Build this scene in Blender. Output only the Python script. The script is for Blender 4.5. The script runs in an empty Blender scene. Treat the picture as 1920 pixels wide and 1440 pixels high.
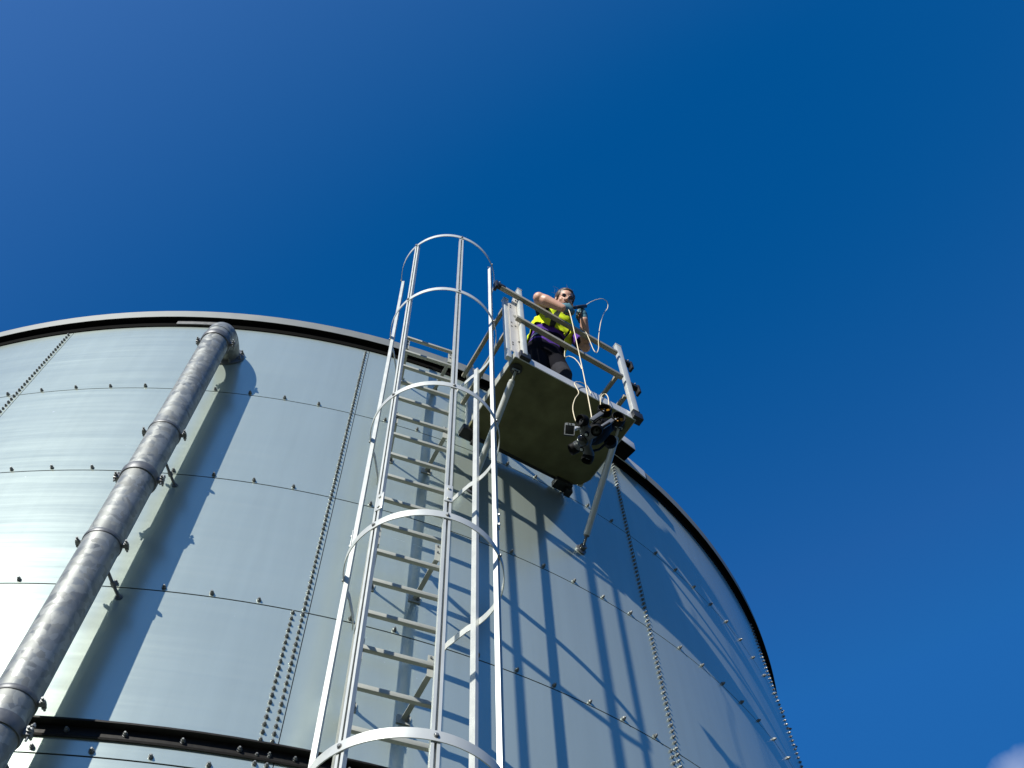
import bpy, bmesh, math, random
from mathutils import Vector, Matrix, Euler
random.seed(7)
R_ = math.radians
S = bpy.context.scene
COL = S.collection

# ------------------------------------------------------------------ camera
PITCH, ROLL = 1.0795628, -0.0612851
cp, sp, cr, sr = math.cos(PITCH), math.sin(PITCH), math.cos(ROLL), math.sin(ROLL)
FWD = Vector((0, cp, sp)); U0 = Vector((0, -sp, cp)); R0 = Vector((1, 0, 0))
CR = R0*cr + U0*sr
CU = U0*cr - R0*sr
cam = bpy.data.cameras.new('camera'); camo = bpy.data.objects.new('camera', cam); COL.objects.link(camo)
camo.matrix_world = Matrix(((CR.x, CU.x, -FWD.x, 0), (CR.y, CU.y, -FWD.y, 0), (CR.z, CU.z, -FWD.z, 0), (0, 0, 0, 1)))
cam.sensor_width = 36; cam.lens = 1795.96/1920*36
cam.clip_start = 0.05; cam.clip_end = 5000
S.camera = camo
GROUND = -1.6                                   # the lens is 1.6 m above the ground

# ------------------------------------------------------------------ sky and sun
SUN_AZ, SUN_EL = R_(25.0), R_(27.5)             # the way the light travels, and its height
w = bpy.data.worlds.new('World'); S.world = w; w.use_nodes = True
nt = w.node_tree; N = nt.nodes; Lk = nt.links
bg = N['Background']; bg.inputs['Strength'].default_value = 0.089
sky = N.new('ShaderNodeTexSky'); sky.sky_type = 'NISHITA'; sky.sun_disc = False
sky.sun_elevation = SUN_EL; sky.sun_rotation = math.pi + SUN_AZ
sky.altitude = 600; sky.air_density = 1.0; sky.dust_density = 0.3; sky.ozone_density = 3.0
# deep polarised blue of the photo: red held back, blue lifted
sub = N.new('ShaderNodeVectorMath'); sub.operation = 'MULTIPLY_ADD'
sub.inputs[1].default_value = (0.9, 1.02, 1.42); sub.inputs[2].default_value = (-0.40, -0.08, 0.38)
Lk.new(sky.outputs[0], sub.inputs[0])
hsv = N.new('ShaderNodeVectorMath'); hsv.operation = 'MAXIMUM'; hsv.inputs[1].default_value = (0.004, 0.02, 0.05)
Lk.new(sub.outputs[0], hsv.inputs[0])
cap = N.new('ShaderNodeVectorMath'); cap.operation = 'MINIMUM'; cap.inputs[1].default_value = (0.13, 1.2, 3.95)   # the yard is ringed by haze-free deep blue
Lk.new(hsv.outputs[0], cap.inputs[0]); hsv = cap
# paler air towards the sun
tc0 = N.new('ShaderNodeTexCoord'); sd = N.new('ShaderNodeVectorMath'); sd.operation = 'DOT_PRODUCT'
sd.inputs[1].default_value = (-math.sin(SUN_AZ)*math.cos(SUN_EL), -math.cos(SUN_AZ)*math.cos(SUN_EL), math.sin(SUN_EL))
Lk.new(tc0.outputs['Generated'], sd.inputs[0])
sm = N.new('ShaderNodeMapRange'); sm.inputs['From Min'].default_value = 0.2; sm.inputs['From Max'].default_value = 1.0
Lk.new(sd.outputs['Value'], sm.inputs['Value'])
pw = N.new('ShaderNodeMath'); pw.operation = 'POWER'; pw.inputs[1].default_value = 1.5; Lk.new(sm.outputs[0], pw.inputs[0])
glow = N.new('ShaderNodeVectorMath'); glow.operation = 'MULTIPLY_ADD'; glow.inputs[1].default_value = (0.95, 1.3, 1.95)
cmb = N.new('ShaderNodeCombineXYZ')
for i in range(3): Lk.new(pw.outputs[0], cmb.inputs[i])
Lk.new(cmb.outputs[0], glow.inputs[0]); Lk.new(hsv.outputs[0], glow.inputs[2])
hsv = glow
# one small cloud low on the right, and thin high veil
tc = N.new('ShaderNodeTexCoord')
cdir = (CR*((1955-960)/1795.96) - CU*((1485-720)/1795.96) + FWD).normalized()
dot = N.new('ShaderNodeVectorMath'); dot.operation = 'DOT_PRODUCT'; dot.inputs[1].default_value = cdir
Lk.new(tc.outputs['Generated'], dot.inputs[0])
mr = N.new('ShaderNodeMapRange'); mr.inputs['From Min'].default_value = 0.9988; mr.inputs['From Max'].default_value = 0.99995
Lk.new(dot.outputs['Value'], mr.inputs['Value'])
nz = N.new('ShaderNodeTexNoise'); nz.inputs['Scale'].default_value = 22; nz.inputs['Detail'].default_value = 5
Lk.new(tc.outputs['Generated'], nz.inputs['Vector'])
ma = N.new('ShaderNodeMath'); ma.operation = 'MULTIPLY_ADD'; ma.inputs[1].default_value = 1.1; ma.inputs[2].default_value = -0.55
Lk.new(nz.outputs['Fac'], ma.inputs[0])
ad = N.new('ShaderNodeMath'); ad.operation = 'ADD'; Lk.new(mr.outputs[0], ad.inputs[0]); Lk.new(ma.outputs[0], ad.inputs[1])
mr2 = N.new('ShaderNodeMapRange'); mr2.inputs['From Min'].default_value = 0.25; mr2.inputs['From Max'].default_value = 0.95
mr2.inputs['To Max'].default_value = 0.6
Lk.new(ad.outputs[0], mr2.inputs['Value'])
mul = N.new('ShaderNodeMath'); mul.operation = 'MULTIPLY'; Lk.new(mr2.outputs[0], mul.inputs[0])
stp = N.new('ShaderNodeMath'); stp.operation = 'GREATER_THAN'; stp.inputs[1].default_value = 0.0001
Lk.new(mr.outputs[0], stp.inputs[0]); Lk.new(stp.outputs[0], mul.inputs[1])
mix = N.new('ShaderNodeMix'); mix.data_type = 'RGBA'
Lk.new(mul.outputs[0], mix.inputs['Factor']); Lk.new(hsv.outputs[0], mix.inputs['A'])
mix.inputs['B'].default_value = (4.2, 5.0, 7.2, 1)
Lk.new(mix.outputs['Result'], bg.inputs['Color'])

sun = bpy.data.lights.new('sun', 'SUN'); sun.energy = 5.0; sun.angle = R_(0.53); sun.color = (1, 0.97, 0.89)
suno = bpy.data.objects.new('sun', sun); COL.objects.link(suno)
sdir = Vector((math.sin(SUN_AZ)*math.cos(SUN_EL), math.cos(SUN_AZ)*math.cos(SUN_EL), -math.sin(SUN_EL)))
suno.rotation_euler = sdir.to_track_quat('-Z', 'Y').to_euler(); suno.location = (-10, -20, 20)
S.view_settings.view_transform = 'Standard'; S.view_settings.look = 'None'
S.view_settings.exposure = 0.3; S.view_settings.gamma = 1.0

# ------------------------------------------------------------------ helpers
def wloc(o):
    v = Vector((0, 0, 0))
    while o is not None:
        v += o.location; o = o.parent
    return v

def tag(o, label=None, cat=None, group=None, kind=None):
    if label: o['label'] = label
    if cat: o['category'] = cat
    if group: o['group'] = group
    if kind: o['kind'] = kind
    return o

def empty(name, loc, label=None, cat=None, group=None):
    o = bpy.data.objects.new(name, None); COL.objects.link(o); o.location = loc
    o.empty_display_size = 0.2
    return tag(o, label, cat, group)

def link_mesh(name, me, mats, parent=None, smooth=True, auto=35):
    if not isinstance(mats, (list, tuple)): mats = [mats]
    for m in mats: me.materials.append(m)
    o = bpy.data.objects.new(name, me); COL.objects.link(o)
    if parent is not None: o.parent = parent
    return o

class MB:
    """collects shapes in world space, then becomes ONE mesh object"""
    def __init__(s): s.bm = bmesh.new(); s.mi = 0
    def face(s, vs, smooth=False):
        try:
            f = s.bm.faces.new(vs); f.material_index = s.mi; f.smooth = smooth; return f
        except ValueError: return None
    def box(s, c, ax, ay, az, sx, sy, sz, bev=0.0):
        c = Vector(c); ax = Vector(ax).normalized(); ay = Vector(ay).normalized(); az = Vector(az).normalized()
        if bev <= 0:
            v = [s.bm.verts.new(c + ax*(i*sx/2) + ay*(j*sy/2) + az*(k*sz/2)) for i in (-1, 1) for j in (-1, 1) for k in (-1, 1)]
            for q in ((0,1,3,2), (4,6,7,5), (0,4,5,1), (2,3,7,6), (0,2,6,4), (1,5,7,3)): s.face([v[a] for a in q])
        else:
            t = bmesh.new(); bmesh.ops.create_cube(t, size=1.0)
            for vv in t.verts: vv.co = Vector((vv.co.x*sx, vv.co.y*sy, vv.co.z*sz))
            bmesh.ops.bevel(t, geom=list(t.edges), offset=bev, segments=2, affect='EDGES', profile=0.5)
            mp = {vv: s.bm.verts.new(c + ax*vv.co.x + ay*vv.co.y + az*vv.co.z) for vv in t.verts}
            for f in t.faces: s.face([mp[q] for q in f.verts], False)
            t.free()
    def bar(s, a, b, wx, wy, side, bev=0.0, ext=0.0):
        """box from a to b; wx across 'side', wy across the other way"""
        a = Vector(a); b = Vector(b); d = (b-a); L = d.length; d.normalize(); a = a - d*ext; b = b + d*ext
        side = Vector(side); side = (side - d*side.dot(d)).normalized(); o = d.cross(side)
        s.box((a+b)/2, side, o, d, wx, wy, L+2*ext, bev)
    def ringpts(s, c, a, b, r, n):
        return [s.bm.verts.new(c + a*(r*math.cos(2*math.pi*i/n)) + b*(r*math.sin(2*math.pi*i/n))) for i in range(n)]
    def tube(s, pts, r, n=10, caps=True, closed=False):
        pts = [Vector(p) for p in pts]; k = len(pts)
        rr = r if isinstance(r, (list, tuple)) else [r]*k
        prev = None; rings = []
        for i, p in enumerate(pts):
            if closed: d = pts[(i+1) % k]-pts[i-1]
            else: d = (pts[min(i+1, k-1)]-pts[max(i-1, 0)])
            d.normalize()
            if prev is None:
                a = d.orthogonal().normalized()
            else:
                a = (prev - d*prev.dot(d)).normalized()
            prev = a; b = d.cross(a)
            rings.append(s.ringpts(p, a, b, rr[i], n))
        for i in range(k if closed else k-1):
            A = rings[i]; B = rings[(i+1) % k]
            for j in range(n): s.face([A[j], A[(j+1) % n], B[(j+1) % n], B[j]], True)
        if caps and not closed:
            s.face(list(reversed(rings[0]))); s.face(rings[-1])
    def lathe(s, c, ax, prof, n=16, a=None):
        """prof: (radius, along) pairs"""
        c = Vector(c); ax = Vector(ax).normalized()
        a = Vector(a).normalized() if a else ax.orthogonal().normalized(); b = ax.cross(a)
        rings = [s.ringpts(c + ax*h, a, b, max(r, 1e-4), n) for r, h in prof]
        for A, B in zip(rings[:-1], rings[1:]):
            for j in range(n): s.face([A[j], A[(j+1) % n], B[(j+1) % n], B[j]], True)
        s.face(list(reversed(rings[0]))); s.face(rings[-1])
    def sweep(s, pts, prof_fn, closed=False):
        """prof_fn(i) -> list of world points forming the section at pts[i]"""
        rings = [[s.bm.verts.new(q) for q in prof_fn(i)] for i in range(len(pts))]
        n = len(rings[0]); k = len(rings)
        for i in range(k if closed else k-1):
            A = rings[i]; B = rings[(i+1) % k]
            for j in range(n): s.face([A[j], A[(j+1) % n], B[(j+1) % n], B[j]])
        if not closed:
            s.face(list(reversed(rings[0]))); s.face(rings[-1])
    def sphere(s, c, r, n=12, scale=(1, 1, 1), axes=None):
        c = Vector(c); ax = axes or (Vector((1,0,0)), Vector((0,1,0)), Vector((0,0,1)))
        t = bmesh.new(); bmesh.ops.create_uvsphere(t, u_segments=n, v_segments=max(6, n*2//3), radius=r)
        mp = {v: s.bm.verts.new(c + ax[0]*(v.co.x*scale[0]) + ax[1]*(v.co.y*scale[1]) + ax[2]*(v.co.z*scale[2])) for v in t.verts}
        for f in t.faces: s.face([mp[v] for v in f.verts], True)
        t.free()
    def build(s, name, mat, parent=None, sharp=40, origin=None, fixnorm=True):
        if fixnorm: bmesh.ops.recalc_face_normals(s.bm, faces=s.bm.faces)
        o0 = wloc(parent) if parent is not None else Vector((0, 0, 0))
        if origin is not None: o0 = Vector(origin)
        for v in s.bm.verts: v.co -= o0
        me = bpy.data.meshes.new(name); s.bm.to_mesh(me); s.bm.free()
        if sharp: me.set_sharp_from_angle(angle=R_(sharp))
        o = link_mesh(name, me, mat, parent)
        if origin is not None:
            o.location = o0 - (wloc(parent) if parent is not None else Vector((0, 0, 0)))
        return o

# ------------------------------------------------------------------ materials
def new_mat(name):
    m = bpy.data.materials.new(name); m.use_nodes = True
    return m, m.node_tree.nodes, m.node_tree.links, m.node_tree.nodes['Principled BSDF']

def simple(name, col, rough=0.5, metal=0.0, var=0.12, scale=25, bump=0.0, spec=None, rvar=0.12):
    m, n, l, p = new_mat(name)
    p.inputs['Metallic'].default_value = metal
    if spec is not None: p.inputs['Specular IOR Level'].default_value = spec
    t = n.new('ShaderNodeTexCoord'); z = n.new('ShaderNodeTexNoise'); z.inputs['Scale'].default_value = scale
    z.inputs['Detail'].default_value = 6; l.new(t.outputs['Object'], z.inputs['Vector'])
    r = n.new('ShaderNodeMix'); r.data_type = 'RGBA'
    r.inputs['A'].default_value = (*[c*(1-var) for c in col], 1); r.inputs['B'].default_value = (*[min(1, c*(1+var)) for c in col], 1)
    l.new(z.outputs['Fac'], r.inputs['Factor']); l.new(r.outputs['Result'], p.inputs['Base Color'])
    q = n.new('ShaderNodeMapRange'); q.inputs['To Min'].default_value = max(0.03, rough-rvar); q.inputs['To Max'].default_value = min(1, rough+rvar)
    l.new(z.outputs['Fac'], q.inputs['Value']); l.new(q.outputs[0], p.inputs['Roughness'])
    if bump:
        b = n.new('ShaderNodeBump'); b.inputs['Strength'].default_value = bump; b.inputs['Distance'].default_value = 0.004
        l.new(z.outputs['Fac'], b.inputs['Height']); l.new(b.outputs[0], p.inputs['Normal'])
    return m

def sheet_metal():
    m, n, l, p = new_mat('tank_sheet_metal')
    uv = n.new('ShaderNodeUVMap'); uv.uv_map = 'sheet'
    oi = n.new('ShaderNodeObjectInfo')
    def noise(sc, detail, mapscale, rough=0.55):
        mp = n.new('ShaderNodeMapping'); mp.inputs['Scale'].default_value = mapscale
        l.new(uv.outputs[0], mp.inputs['Vector'])
        z = n.new('ShaderNodeTexNoise'); z.noise_dimensions = '4D'; z.inputs['Scale'].default_value = sc; z.inputs['Detail'].default_value = detail
        z.inputs['Roughness'].default_value = rough
        l.new(mp.outputs[0], z.inputs['Vector'])
        k = n.new('ShaderNodeMath'); k.operation = 'MULTIPLY'; k.inputs[1].default_value = 40
        l.new(oi.outputs['Random'], k.inputs[0]); l.new(k.outputs[0], z.inputs['W'])
        return z
    streak = noise(1.0, 8, (0.9, 26, 1))            # fine rolling lines along the sheet
    band = noise(1.0, 5, (0.35, 5, 1))              # broad soft bands
    cloud = noise(1.3, 5, (1, 1, 1))                # weathering
    spots = noise(34, 2, (1, 1, 1), 0.4)            # drips and specks
    drip = noise(1.0, 4, (11, 0.7, 1))              # faint run marks down the wall
    p.inputs['Metallic'].default_value = 0.61
    # colour
    cmix = n.new('ShaderNodeMix'); cmix.data_type = 'RGBA'
    cmix.inputs['A'].default_value = (0.50, 0.575, 0.515, 1); cmix.inputs['B'].default_value = (0.55, 0.63, 0.57, 1)
    l.new(cloud.outputs['Fac'], cmix.inputs['Factor'])
    c2 = n.new('ShaderNodeMix'); c2.data_type = 'RGBA'; c2.blend_type = 'MULTIPLY'; c2.inputs['Factor'].default_value = 0.28
    l.new(cmix.outputs['Result'], c2.inputs['A'])
    rp = n.new('ShaderNodeValToRGB'); rp.color_ramp.elements[0].position = 0.25; rp.color_ramp.elements[0].color = (0.72, 0.72, 0.72, 1)
    rp.color_ramp.elements[1].position = 0.7; rp.color_ramp.elements[1].color = (1, 1, 1, 1)
    l.new(drip.outputs['Fac'], rp.inputs['Fac']); l.new(rp.outputs['Color'], c2.inputs['B'])
    c3 = n.new('ShaderNodeMix'); c3.data_type = 'RGBA'; c3.inputs['B'].default_value = (0.7, 0.74, 0.74, 1)
    sr_ = n.new('ShaderNodeValToRGB'); sr_.color_ramp.elements[0].position = 0.76; sr_.color_ramp.elements[1].position = 0.8
    l.new(spots.outputs['Fac'], sr_.inputs['Fac']); l.new(sr_.outputs['Color'], c3.inputs['Factor'])
    l.new(c2.outputs['Result'], c3.inputs['A'])
    l.new(c3.outputs['Result'], p.inputs['Base Color'])
    # roughness
    s1 = n.new('ShaderNodeMath'); s1.operation = 'MULTIPLY_ADD'; s1.inputs[1].default_value = 0.08; s1.inputs[2].default_value = 0.15
    l.new(band.outputs['Fac'], s1.inputs[0])
    s2 = n.new('ShaderNodeMath'); s2.operation = 'MULTIPLY_ADD'; s2.inputs[1].default_value = 0.10
    l.new(streak.outputs['Fac'], s2.inputs[0]); l.new(s1.outputs[0], s2.inputs[2])
    l.new(s2.outputs[0], p.inputs['Roughness'])
    # relief: rolling lines plus slow waviness
    ad = n.new('ShaderNodeMath'); ad.operation = 'MULTIPLY_ADD'; ad.inputs[1].default_value = 0.06
    l.new(streak.outputs['Fac'], ad.inputs[0]); l.new(band.outputs['Fac'], ad.inputs[2])
    b = n.new('ShaderNodeBump'); b.inputs['Strength'].default_value = 0.10; b.inputs['Distance'].default_value = 0.006
    l.new(ad.outputs[0], b.inputs['Height']); l.new(b.outputs[0], p.inputs['Normal'])
    return m

def galvanised(name, base=0.36, scale=26, tint=(1, 1.02, 1.03), rough=0.42, metal=0.85):
    m, n, l, p = new_mat(name)
    p.inputs['Metallic'].default_value = metal
    t = n.new('ShaderNodeTexCoord'); v = n.new('ShaderNodeTexVoronoi'); v.inputs['Scale'].default_value = scale
    nz = n.new('ShaderNodeTexNoise'); nz.inputs['Scale'].default_value = 7; nz.inputs['Detail'].default_value = 5
    l.new(t.outputs['Object'], nz.inputs['Vector'])
    wv = n.new('ShaderNodeMix'); wv.data_type = 'RGBA'; wv.inputs['Factor'].default_value = 0.12
    l.new(t.outputs['Object'], wv.inputs['A']); l.new(nz.outputs['Color'], wv.inputs['B'])
    l.new(wv.outputs['Result'], v.inputs['Vector'])
    sep = n.new('ShaderNodeSeparateColor'); l.new(v.outputs['Color'], sep.inputs[0])
    r = n.new('ShaderNodeMapRange'); r.inputs['To Min'].default_value = base*0.55; r.inputs['To Max'].default_value = base*1.4
    mm = n.new('ShaderNodeMath'); mm.operation = 'MULTIPLY_ADD'; mm.inputs[1].default_value = 0.55
    m2 = n.new('ShaderNodeMath'); m2.operation = 'MULTIPLY'; m2.inputs[1].default_value = 0.45
    l.new(nz.outputs['Fac'], m2.inputs[0]); l.new(sep.outputs[0], mm.inputs[0]); l.new(m2.outputs[0], mm.inputs[2])
    l.new(mm.outputs[0], r.inputs['Value'])
    cc = n.new('ShaderNodeCombineColor')
    for i, k in enumerate(tint):
        q = n.new('ShaderNodeMath'); q.operation = 'MULTIPLY'; q.inputs[1].default_value = k
        l.new(r.outputs[0], q.inputs[0]); l.new(q.outputs[0], cc.inputs[i])
    l.new(cc.outputs[0], p.inputs['Base Color'])
    rr = n.new('ShaderNodeMapRange'); rr.inputs['To Min'].default_value = rough-0.12; rr.inputs['To Max'].default_value = rough+0.14
    l.new(sep.outputs[1], rr.inputs['Value']); l.new(rr.outputs[0], p.inputs['Roughness'])
    b = n.new('ShaderNodeBump'); b.inputs['Strength'].default_value = 0.12; b.inputs['Distance'].default_value = 0.002
    l.new(sep.outputs[2], b.inputs['Height']); l.new(b.outputs[0], p.inputs['Normal'])
    return m

M = {}
M['sheet'] = sheet_metal()
M['seal'] = simple('black_sealant', (0.006, 0.006, 0.007), 0.9, spec=0.0)
M['eave_dark'] = simple('eave_shade_black', (0.006, 0.006, 0.0055), 0.8, 0, 0.5, 9, spec=0.03)  # near black, to carry the shade under the eave in its colour
M['fascia'] = simple('pale_zinc_fascia', (0.215, 0.225, 0.215), 0.55, 0.35, 0.08, 5)
M['stiff'] = simple('black_brown_angle_steel', (0.012, 0.011, 0.010), 0.5, 0.0, 0.5, 30, 0.2, spec=0.25)
M['bolt'] = simple('dull_zinc_bolt', (0.22, 0.23, 0.23), 0.5, 0.7, 0.2, 60)
M['pipe'] = galvanised('spangled_galvanised_steel', 0.255, 30, (1.0, 1.04, 0.99), 0.47, 0.5)
M['clamp'] = simple('grey_cast_coupling', (0.15, 0.155, 0.16), 0.5, 0.6, 0.25, 40, 0.15)
M['alu'] = simple('bare_aluminium', (0.575, 0.59, 0.555), 0.42, 0.35, 0.06, 14, 0.03)
M['alu2'] = simple('dull_aluminium', (0.36, 0.37, 0.33), 0.55, 0.12, 0.10, 18, 0.05)
M['rail'] = simple('weathered_aluminium_tube', (0.33, 0.31, 0.25), 0.5, 0.3, 0.15, 22, 0.05)
M['board'] = simple('mossy_grey_deck_underside', (0.135, 0.132, 0.07), 0.85, 0, 0.7, 5, 0.3, spec=0.1)
M['zinc'] = simple('bright_zinc_edge', (0.55, 0.56, 0.56), 0.45, 0.4, 0.14, 8)
M['black'] = simple('black_fitting', (0.014, 0.014, 0.015), 0.45, 0.0, 0.3, 30)
M['plate'] = simple('cream_perforated_plate', (0.62, 0.585, 0.53), 0.5, 0.35, 0.1, 9)
M['ground'] = simple('dark_grass_and_gravel_yard', (0.040, 0.052, 0.026), 0.95, 0, 0.5, 1.4, 0.4)
M['roofm'] = simple('zinc_roof_sheet', (0.45, 0.47, 0.48), 0.5, 0.6)
M['skin'] = simple('skin', (0.58, 0.33, 0.235), 0.5, 0, 0.10, 18, 0.05)
M['hair'] = simple('brown_hair', (0.075, 0.048, 0.032), 0.5, 0, 0.4, 60, 0.4)
M['yellow'] = simple('fluorescent_yellow_fabric', (0.66, 0.80, 0.03), 0.8, 0, 0.10, 14, 0.25, spec=0.08)
M['silver'] = simple('reflective_grey_tape', (0.22, 0.23, 0.235), 0.4, 0.2, 0.1, 30)
M['darktape'] = simple('dark_olive_vest_panel', (0.045, 0.05, 0.04), 0.8, 0, 0.3, 20, spec=0.08)
M['purple'] = simple('purple_fabric', (0.105, 0.045, 0.30), 0.85, 0, 0.2, 16, 0.25, spec=0.08)
M['navy'] = simple('navy_fabric', (0.010, 0.009, 0.022), 0.9, 0, 0.3, 16, 0.25, spec=0.08)
M['trouser'] = simple('black_trouser_fabric', (0.007, 0.007, 0.010), 0.9, 0, 0.3, 16, 0.25, spec=0.08)
M['kneepad'] = simple('grey_knee_patch', (0.034, 0.034, 0.040), 0.9, 0, 0.25, 20, 0.3, spec=0.08)
M['glove'] = simple('teal_work_glove', (0.085, 0.20, 0.24), 0.6, 0, 0.45, 45, 0.3)
M['glovedark'] = simple('black_glove_palm', (0.012, 0.018, 0.022), 0.55, 0, 0.3, 40, 0.2)
M['glass'] = simple('dark_spectacle_lens', (0.02, 0.016, 0.016), 0.08, 0, 0.1, 10, 0, 0.6, 0.02)
M['frame'] = simple('thin_black_spectacle_frame', (0.02, 0.018, 0.018), 0.3)
M['lip'] = simple('lips', (0.42, 0.18, 0.15), 0.5)
M['cable'] = simple('cream_tether_sheath', (0.76, 0.66, 0.46), 0.5, 0, 0.06, 20)
M['rovgrey'] = simple('matt_grey_plastic', (0.055, 0.057, 0.060), 0.42, 0, 0.1, 30)
M['rovblack'] = simple('matt_black_plastic', (0.006, 0.006, 0.006), 0.6, 0, 0.2, 30, spec=0.1)
M['rovbar'] = simple('satin_grey_bar', (0.16, 0.165, 0.175), 0.35, 0.3, 0.1, 30)
M['orange'] = simple('amber_propeller', (0.62, 0.30, 0.03), 0.35, 0, 0.15, 30)
M['lens'] = simple('black_lens_glass', (0.006, 0.006, 0.008), 0.06, 0, 0.1, 10, 0, 0.7, 0.02)
M['lamp'] = simple('pale_lamp_window', (0.36, 0.37, 0.36), 0.25, 0, 0.1, 20)

# ------------------------------------------------------------------ ground
g = MB()
n_ = 96
c0 = g.bm.verts.new((0, 0, GROUND)); rings = []
for rr in (3, 8, 20, 60, 200, 800, 3000):
    rings.append([g.bm.verts.new((rr*math.cos(2*math.pi*i/n_), rr*math.sin(2*math.pi*i/n_), GROUND)) for i in range(n_)])
for i in range(n_): g.face([c0, rings[0][i], rings[0][(i+1) % n_]])
for A, B in zip(rings[:-1], rings[1:]):
    for i in range(n_): g.face([A[i], B[i], B[(i+1) % n_], A[(i+1) % n_]])
tag(g.build('ground', M['ground'], sharp=0), kind='structure')

# ------------------------------------------------------------------ tank
R = 6.4472; XC, YC = -3.4996, 9.9291
H = 1.2012; ZA = 6.8685
ZTOP = 8.072
RE = R + 0.062
def cy(az, r, z): return Vector((XC + r*math.sin(az), YC - r*math.cos(az), z))
def rad(az): return Vector((math.sin(az), -math.cos(az), 0))
def tang(az): return Vector((math.cos(az), math.sin(az), 0))

tank = empty('storage_tank', (XC, YC, GROUND),
             'huge round bolted metal tank filling the lower half of the view', 'tank')
NC = 15
STEP = 2*math.pi/NC
A1 = 0.3473
seams_v = [A1 + STEP*k for k in range(-7, 8)]
zjoint = [ZTOP+0.02] + [ZA - H*k for k in range(0, 8)]
zjoint[-1] = GROUND
GH, GV = 0.0046, 0.0026
def panel(az0, az1, z0, z1, jitter):
    me = bpy.data.meshes.new('wall_panel'); bm = bmesh.new()
    uvl = bm.loops.layers.uv.new('sheet')
    na, nz_ = 28, 2
    a0 = az0 + GV/R; a1 = az1 - GV/R; zz0 = z0 + GH; zz1 = z1 - GH
    o0 = wloc(tank)
    def P(a, r, z): return cy(a, r, z) - o0
    grid = [[bm.verts.new(P(a0+(a1-a0)*i/na, R, zz0+(zz1-zz0)*j/nz_)) for j in range(nz_+1)] for i in range(na+1)]
    def uvof(i, j): return ((a0+(a1-a0)*i/na)*R + jitter*7.3, zz0+(zz1-zz0)*j/nz_ + jitter*3.1)
    for i in range(na):
        for j in range(nz_):
            f = bm.faces.new((grid[i][j], grid[i+1][j], grid[i+1][j+1], grid[i][j+1])); f.smooth = True
            for lp, (ii, jj) in zip(f.loops, ((i, j), (i+1, j), (i+1, j+1), (i, j+1))): lp[uvl].uv = uvof(ii, jj)
    # thin returned rim
    def rim(seq):
        back = [bm.verts.new(P(a, R-0.006, z)) for a, z in [s_[1] for s_ in seq]]
        fr = [s_[0] for s_ in seq]
        for k in range(len(seq)-1):
            f = bm.faces.new((fr[k], back[k], back[k+1], fr[k+1])); f.smooth = False
    A = lambda i: a0+(a1-a0)*i/na
    rim([(grid[i][0], (A(i), zz0)) for i in range(na+1)])
    rim([(grid[i][nz_], (A(i), zz1)) for i in range(na, -1, -1)])
    rim([(grid[na][j], (a1, zz0+(zz1-zz0)*j/nz_)) for j in range(nz_+1)])
    rim([(grid[0][j], (a0, zz0+(zz1-zz0)*j/nz_)) for j in range(nz_, -1, -1)])
    bm.normal_update(); bm.to_mesh(me); bm.free()
    me.set_sharp_from_angle(angle=R_(40))
    return link_mesh('wall_panel', me, M['sheet'], tank)
def shell_patch(name, azs, zs):
    """one mesh for the panels that lie round the back"""
    me = bpy.data.meshes.new(name); bm = bmesh.new(); uvl = bm.loops.layers.uv.new('sheet'); o0 = wloc(tank)
    for (a0, a1) in azs:
        for (z0, z1) in zs:
            na = 14
            for i in range(na):
                q = [(a0+GV/R+(a1-a0-2*GV/R)*(i+di)/na, zz) for di, zz in ((0, z0+GH), (1, z0+GH), (1, z1-GH), (0, z1-GH))]
                f = bm.faces.new([bm.verts.new(cy(a, R, z)-o0) for a, z in q]); f.smooth = True
                for lp, (a, z) in zip(f.loops, q): lp[uvl].uv = (a*R, z)
    bmesh.ops.remove_doubles(bm, verts=bm.verts, dist=1e-5)
    bm.normal_update(); bm.to_mesh(me); bm.free()
    o = link_mesh(name, me, M['sheet'], tank); o['kind'] = 'stuff'
    return o
back = []
for k in range(NC):
    a0 = seams_v[k]; a1 = a0 + STEP
    front = -1.05 < a0 and a1 < 1.7
    for j in range(len(zjoint)-1):
        z1, z0 = zjoint[j], zjoint[j+1]
        if front: panel(a0, a1, z0, z1, random.random())
    if not front: back.append((a0, a1))
shell_patch('wall_panel', back, [(zjoint[j+1], zjoint[j]) for j in range(len(zjoint)-1)])
# the black sealant bed behind the sheets
b = MB(); n_ = 180
lo = [b.bm.verts.new(cy(2*math.pi*i/n_, R-0.0045, GROUND)) for i in range(n_)]
hi = [b.bm.verts.new(cy(2*math.pi*i/n_, R-0.0045, 8.16)) for i in range(n_)]
for i in range(n_): b.face([lo[i], lo[(i+1) % n_], hi[(i+1) % n_], hi[i]], True)
b.build('sealant', M['seal'], tank)

def ring_sweep(prof, mat, name, a0=None, a1=None, n=240, parent=tank):
    m = MB()
    if a0 is None:
        az = [2*math.pi*i/n for i in range(n)]
        m.sweep(az, lambda i: [cy(az[i], r, z) for r, z in prof], closed=True)
    else:
        az = [a0+(a1-a0)*i/n for i in range(n+1)]
        m.sweep(az, lambda i: [cy(az[i], r, z) for r, z in prof])
    return m.build(name, mat, parent, sharp=30)
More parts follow.
